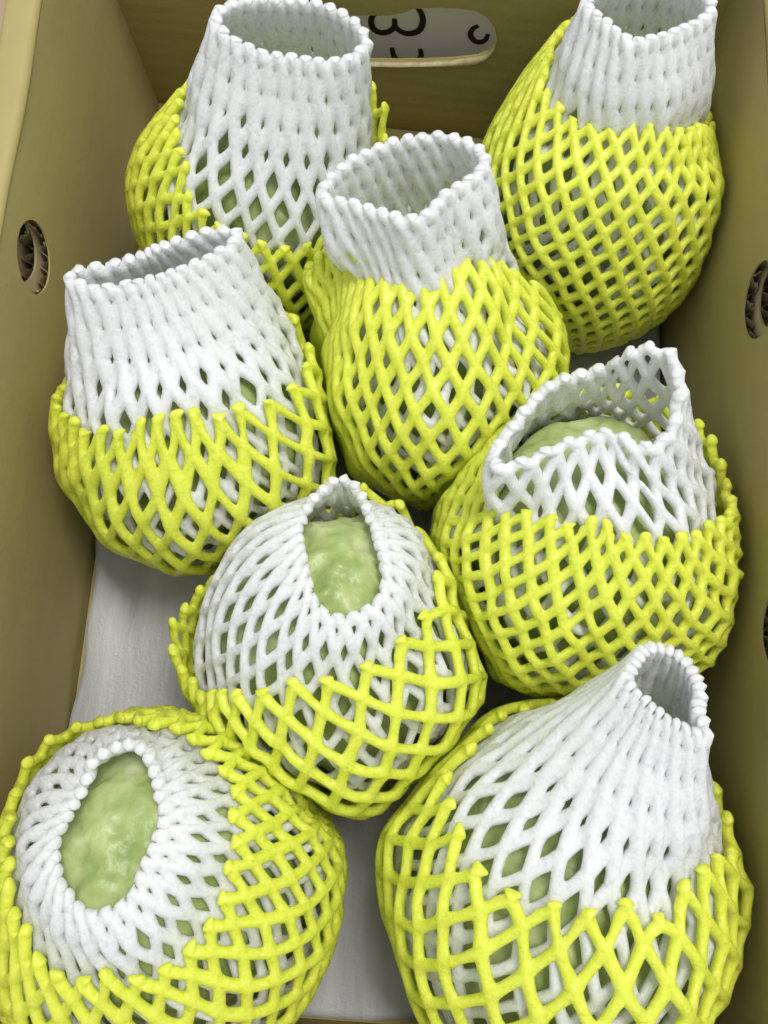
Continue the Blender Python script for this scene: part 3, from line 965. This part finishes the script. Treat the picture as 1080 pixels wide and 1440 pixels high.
    for tau in RINGS:
        step = np.minimum(tau * tmg[:, None] * np.where(np.arange(Kg) == 4, 1.35, 1.0)[None] / np.maximum(dist, 1e-6), 0.93)
        p = P3 + (c3[:, None] - P3) * step[..., None]
        h = (np.sqrt(np.maximum(1 - (tau * tmg / w) ** 2, 0.02)) * w)[:, None]
        bo = add(p + G3 * (h + offg * (1 - 0.3 * tau))[..., None])
        bn = add(p - G3 * (h - offg * (1 - 0.3 * tau))[..., None])
        ids = np.arange(n * Kg).reshape(n, Kg)
        co_, cn_ = bo + ids, bn + ids
        for k in range(Kg - 1):
            quads.append(np.stack([prev_o[:, k], prev_o[:, k + 1], co_[:, k + 1], co_[:, k]], 1))
            quads.append(np.stack([prev_i[:, k + 1], prev_i[:, k], cn_[:, k], cn_[:, k + 1]], 1))
        prev_o, prev_i = co_, cn_
        ring_o.append(co_); ring_i.append(cn_)
    for k in range(Kg - 1):
        quads.append(np.stack([prev_o[:, k], prev_o[:, k + 1], prev_i[:, k + 1], prev_i[:, k]], 1))
    # stub caps: from the right-hand notch of each node round to its left-hand notch
    pv = (gi - 1) % n
    NPn, NN = nodeP[gi, 0], nodeN[gi, 0]
    uR = c3[gi] - NPn
    lR = np.linalg.norm(uR, axis=1, keepdims=True); uR = uR / lR
    uL = c3[pv] - NPn
    lL = np.linalg.norm(uL, axis=1, keepdims=True); uL = uL / lL
    vh = sample(P, wrp(U[:, 0]), V[:, 0]) - sample(P, wrp(U[:, 0]), V[:, 0] + 0.02)
    vh /= np.linalg.norm(vh, axis=1, keepdims=True)
    vh = vh + uR * rng.normal(0, 0.22, (n, 1)) + NN * rng.normal(0.08, 0.15, (n, 1))
    stretch = rng.uniform(0.9, 1.8, (n, 1)) * tip
    flare = rng.uniform(1.1, 1.6, (n, 1)) if tip >= 1 else rng.uniform(0.95, 1.2, (n, 1))
    AL = [math.radians(x) for x in (24, 48, 74, 106, 132, 156)]
    nA = len(AL) + 1
    prevs_o = [np.full(n, 0) + (nb_out + gi * Nr)] * (nA + 1)
    prevs_i = [np.full(n, 0) + (nb_in + gi * Nr)] * (nA + 1)
    for r_i, tau in enumerate(RINGS):
        cols_o = [ring_o[r_i][gi, 0]]
        cols_i = [ring_i[r_i][gi, 0]]
        rR = tau * tmg[gi][:, None]; rL = tau * tmg[pv][:, None]
        h = (np.sqrt(max(1 - (tau * 0.97) ** 2, 0.03)) * w) * (1 + 0.22 * (1 - tau))
        for al in AL:
            sd = math.cos(al)
            p = NPn + (uR * rR * sd if sd > 0 else uL * rL * -sd) * flare + vh * (tau * w * stretch * math.sin(al) ** (0.55 if tip >= 1 else 0.8))
            bo = add(p + NN * h); bn = add(p - NN * h)
            cols_o.append(bo + gi); cols_i.append(bn + gi)
        cols_o.append(ring_o[r_i][pv, Kg - 1]); cols_i.append(ring_i[r_i][pv, Kg - 1])
        for k in range(nA):
            if r_i == 0:
                tris.append(np.stack([prevs_o[k], cols_o[k], cols_o[k + 1]], 1))
                tris.append(np.stack([prevs_i[k], cols_i[k + 1], cols_i[k]], 1))
            else:
                quads.append(np.stack([prevs_o[k], cols_o[k], cols_o[k + 1], prevs_o[k + 1]], 1))
                quads.append(np.stack([prevs_i[k], prevs_i[k + 1], cols_i[k + 1], cols_i[k]], 1))
        prevs_o, prevs_i = cols_o, cols_i
    for k in range(nA):
        quads.append(np.stack([prevs_o[k], prevs_i[k], prevs_i[k + 1], prevs_o[k + 1]], 1))

    VV = np.concatenate(verts)
    Q = np.concatenate(quads)
    T = np.concatenate(tris)
    return VV, Q, T


def build_mesh(name, VV, Q, T, origin):
    me = bpy.data.meshes.new(name)
    VV = VV - origin
    me.vertices.add(len(VV))
    me.vertices.foreach_set('co', VV.astype(np.float32).ravel())
    nl = Q.size + T.size
    me.loops.add(nl)
    me.loops.foreach_set('vertex_index', np.concatenate([Q.ravel(), T.ravel()]).astype(np.int32))
    me.polygons.add(len(Q) + len(T))
    st = np.concatenate([np.arange(len(Q)) * 4, Q.size + np.arange(len(T)) * 3]).astype(np.int32)
    me.polygons.foreach_set('loop_start', st)
    me.polygons.foreach_set('use_smooth', np.ones(len(Q) + len(T), bool))
    me.update(calc_edges=True)
    bm = bmesh.new()
    bm.from_mesh(me)
    bmesh.ops.recalc_face_normals(bm, faces=bm.faces[:])
    loose = [v for v in bm.verts if not v.link_faces]
    if loose: bmesh.ops.delete(bm, geom=loose, context='VERTS')
    bm.to_mesh(me)
    bm.free()
    return me


def make_guava(key, fc, fa, fr, fl, NP_, NG_):
    bm = bmesh.new()
    bmesh.ops.create_icosphere(bm, subdivisions=6, radius=1.0)
    e1, e2 = frame(fa)
    sd = ord(key) * 7.3
    V = np.array([v.co[:] for v in bm.verts])
    out = np.empty_like(V)
    for i, (x, y, z) in enumerate(V):
        q = Vector((x, y, z))
        lump3 = noise.noise(q * 16 + Vector((sd, sd, 0)))
        lump = noise.noise(q * 1.7 + Vector((sd, 0, 0)))
        ridge = 1 - abs(noise.noise(q * 3.4 + Vector((0, sd, 0))))
        ridge2 = 1 - abs(noise.noise(q * 9.5 + 0.8 * Vector((lump, ridge, lump)) + Vector((0, 0, sd))))
        az = math.atan2(y, x)
        lobes = 0.018 * math.cos(5 * az + 2.5 * lump) * (1 - z * z) ** 0.5
        dip = -0.085 * math.exp(-((1 - z) / 0.045)) - 0.05 * math.exp(-((1 + z) / 0.03))
        if key in 'FG': dip = 0.02 * noise.noise(q * 4.2 + Vector((sd, 2, 0)))
        r = 1 + 0.035 * lump + 0.085 * (ridge - 0.75) + 0.034 * (ridge2 - 0.75) + lobes + dip + 0.008 * lump3
        out[i] = (x * r, y * r, z * r)
    out /= np.linalg.norm(out, axis=1).max()
    W_ = fr * (out[:, :1] * e1 + out[:, 1:2] * e2) + fl * out[:, 2:3] * fa
    W_ = settle(W_ + fc, key, 0.0095)
    # the skin stays just under the inner net
    tree = KDTree(NT * NV)
    CP, CG = NP_.reshape(-1, 3), NG_.reshape(-1, 3)
    for q in range(NT * NV): tree.insert(CP[q], q)
    tree.balance()
    for i in range(len(W_)):
        co, idx, dd = tree.find(W_[i])
        s_ = float((W_[i] - CP[idx]) @ CG[idx])
        if s_ > -0.0026 and dd < 0.02:
            k = 1.0 if idx % NV > 5 else math.exp(-max(0.0, dd - 0.003) / 0.002)
            W_[i] -= CG[idx] * (s_ + 0.0026) * k
    for v, p in zip(bm.verts, W_ - fc):
        v.co = p
    me = bpy.data.meshes.new('guava')
    bm.to_mesh(me)
    bm.free()
    me.polygons.foreach_set('use_smooth', [True] * len(me.polygons))
    o = obj('guava', me, M_GUAVA)
    o.location = fc
    return o


WHERE = {
 'A': ('light green guava inside the netting in the far left corner',
       'white inner foam net with tall open neck left of the hand hole',
       'yellow outer foam net low around the bundle in the far left corner'),
 'B': ('green guava hidden inside the netting in the far right corner',
       'white inner foam net with flared neck in the far right corner',
       'tall egg shaped yellow outer foam net in the far right corner'),
 'C': ('green guava inside the netting against the left wall below the round vent',
       'white inner foam net with slit shaped opening against the left wall',
       'yellow outer foam net with wide diamond cells against the left wall'),
 'D': ('green guava glimpsed down the round white neck in the middle of the far row',
       'white inner foam net with smooth crushed collar between the two far bundles',
       'yellow outer foam net pressed closed on its left side, between the two far bundles'),
 'E': ('green guava seen through the big ragged opening by the right wall',
       'white inner foam net torn open with one tall peak by the right wall',
       'yellow outer foam net with fine square cells below the torn white net'),
 'F': ('pale green lumpy guava bared in the oval opening at the centre of the box',
       'white inner foam net with pointed oval opening at the centre of the box',
       'yellow outer foam net with a loose loop standing off its left side'),
 'G': ('smooth green guava bared in the large oval hole at the near left',
       'white inner foam net with beaded oval rim facing up at the near left',
       'round yellow outer foam net at the near left of the box'),
 'H': ('green guava inside the big bundle at the near right',
       'white inner foam net drawn into a twisted neck at the near right',
       'yellow outer foam net with large open cells at the near right'),
}

for key in KEYS:
    b = BUNDLES[key]
    c = CEN[key]
    R = b['R']
    o_c = np.array(b['o'])
    axis = o_c - c
    dist = np.linalg.norm(axis)
    axis /= dist
    bare = key in 'FG'                      # fruit bared close under the opening
    fr = R - (0.0105 if not bare else 0.0125)
    fl = (0.062 if key == 'D' else min(dist - 0.012, R * 1.0)) if not bare else dist - 0.0035
    fc = c + axis * (0.004 if bare else 0.0) + np.array((0, 0.003 if key == 'F' else 0.0, 0))
    fruit = (fc, axis, fr, fl)
    cover = None
    for yellow in (True, False):
        rng = np.random.default_rng(ord(key) * 10 + yellow)
        if yellow:
            rim = b['yellow']
            rc = np.mean(np.array(rim), 0)
            Rb, Ra, inset = R - 0.0022, (R - 0.0022) * b['ax'], 0.0022
            n, L, w = b['ny'], b['Ly'], 0.0019
            P, G, S = net_surface(key, rim, rc, Rb, Ra, inset, fruit, True)
            tree = KDTree(NT * NV)
            CP, CG = P.reshape(-1, 3), G.reshape(-1, 3)
            for q in range(NT * NV): tree.insert(CP[q], q)
            tree.balance()
            cover = (tree, CP, CG)
            VV, Q, T = make_net(P, G, S, n, L, w, b['warp'], 0.05, 1.0, 0.00162, 0.20)
            nm, mat, grp, cat = 'yellow_foam_net', M_YELLOW, 'yellow outer foam nets', 'foam net'
        else:
            rim = b['white']
            Rb, Ra, inset = R - 0.0078, (R - 0.0078) * b['ax'], 0.0075
            n, L, w = b['nw'], b['Lw'], (0.0017 if bare else 0.0019)
            P, G, S = net_surface(key, rim, o_c, Rb, Ra, inset, fruit, False, cover)
            gv = make_guava(key, fc, axis, fr, fl, P, G)
            tag(gv, WHERE[key][0], 'guava', 'guavas packed in the box')
            VV, Q, T = make_net(P, G, S, n, L, w, (0, 0), 0.05, 0.45, 0.00142, 0.13 if bare else {'E': 0.10, 'H': 0.18}.get(key, 0.235))
            nm, mat, grp, cat = 'white_foam_net', M_WHITE, 'white inner foam nets', 'foam net'
        base = np.array((c[0], c[1], 0.004))
        me = build_mesh(nm, VV, Q, T, base)
        o = obj(nm, me, mat)
        o.location = base
        tag(o, WHERE[key][2 if yellow else 1], cat, grp)
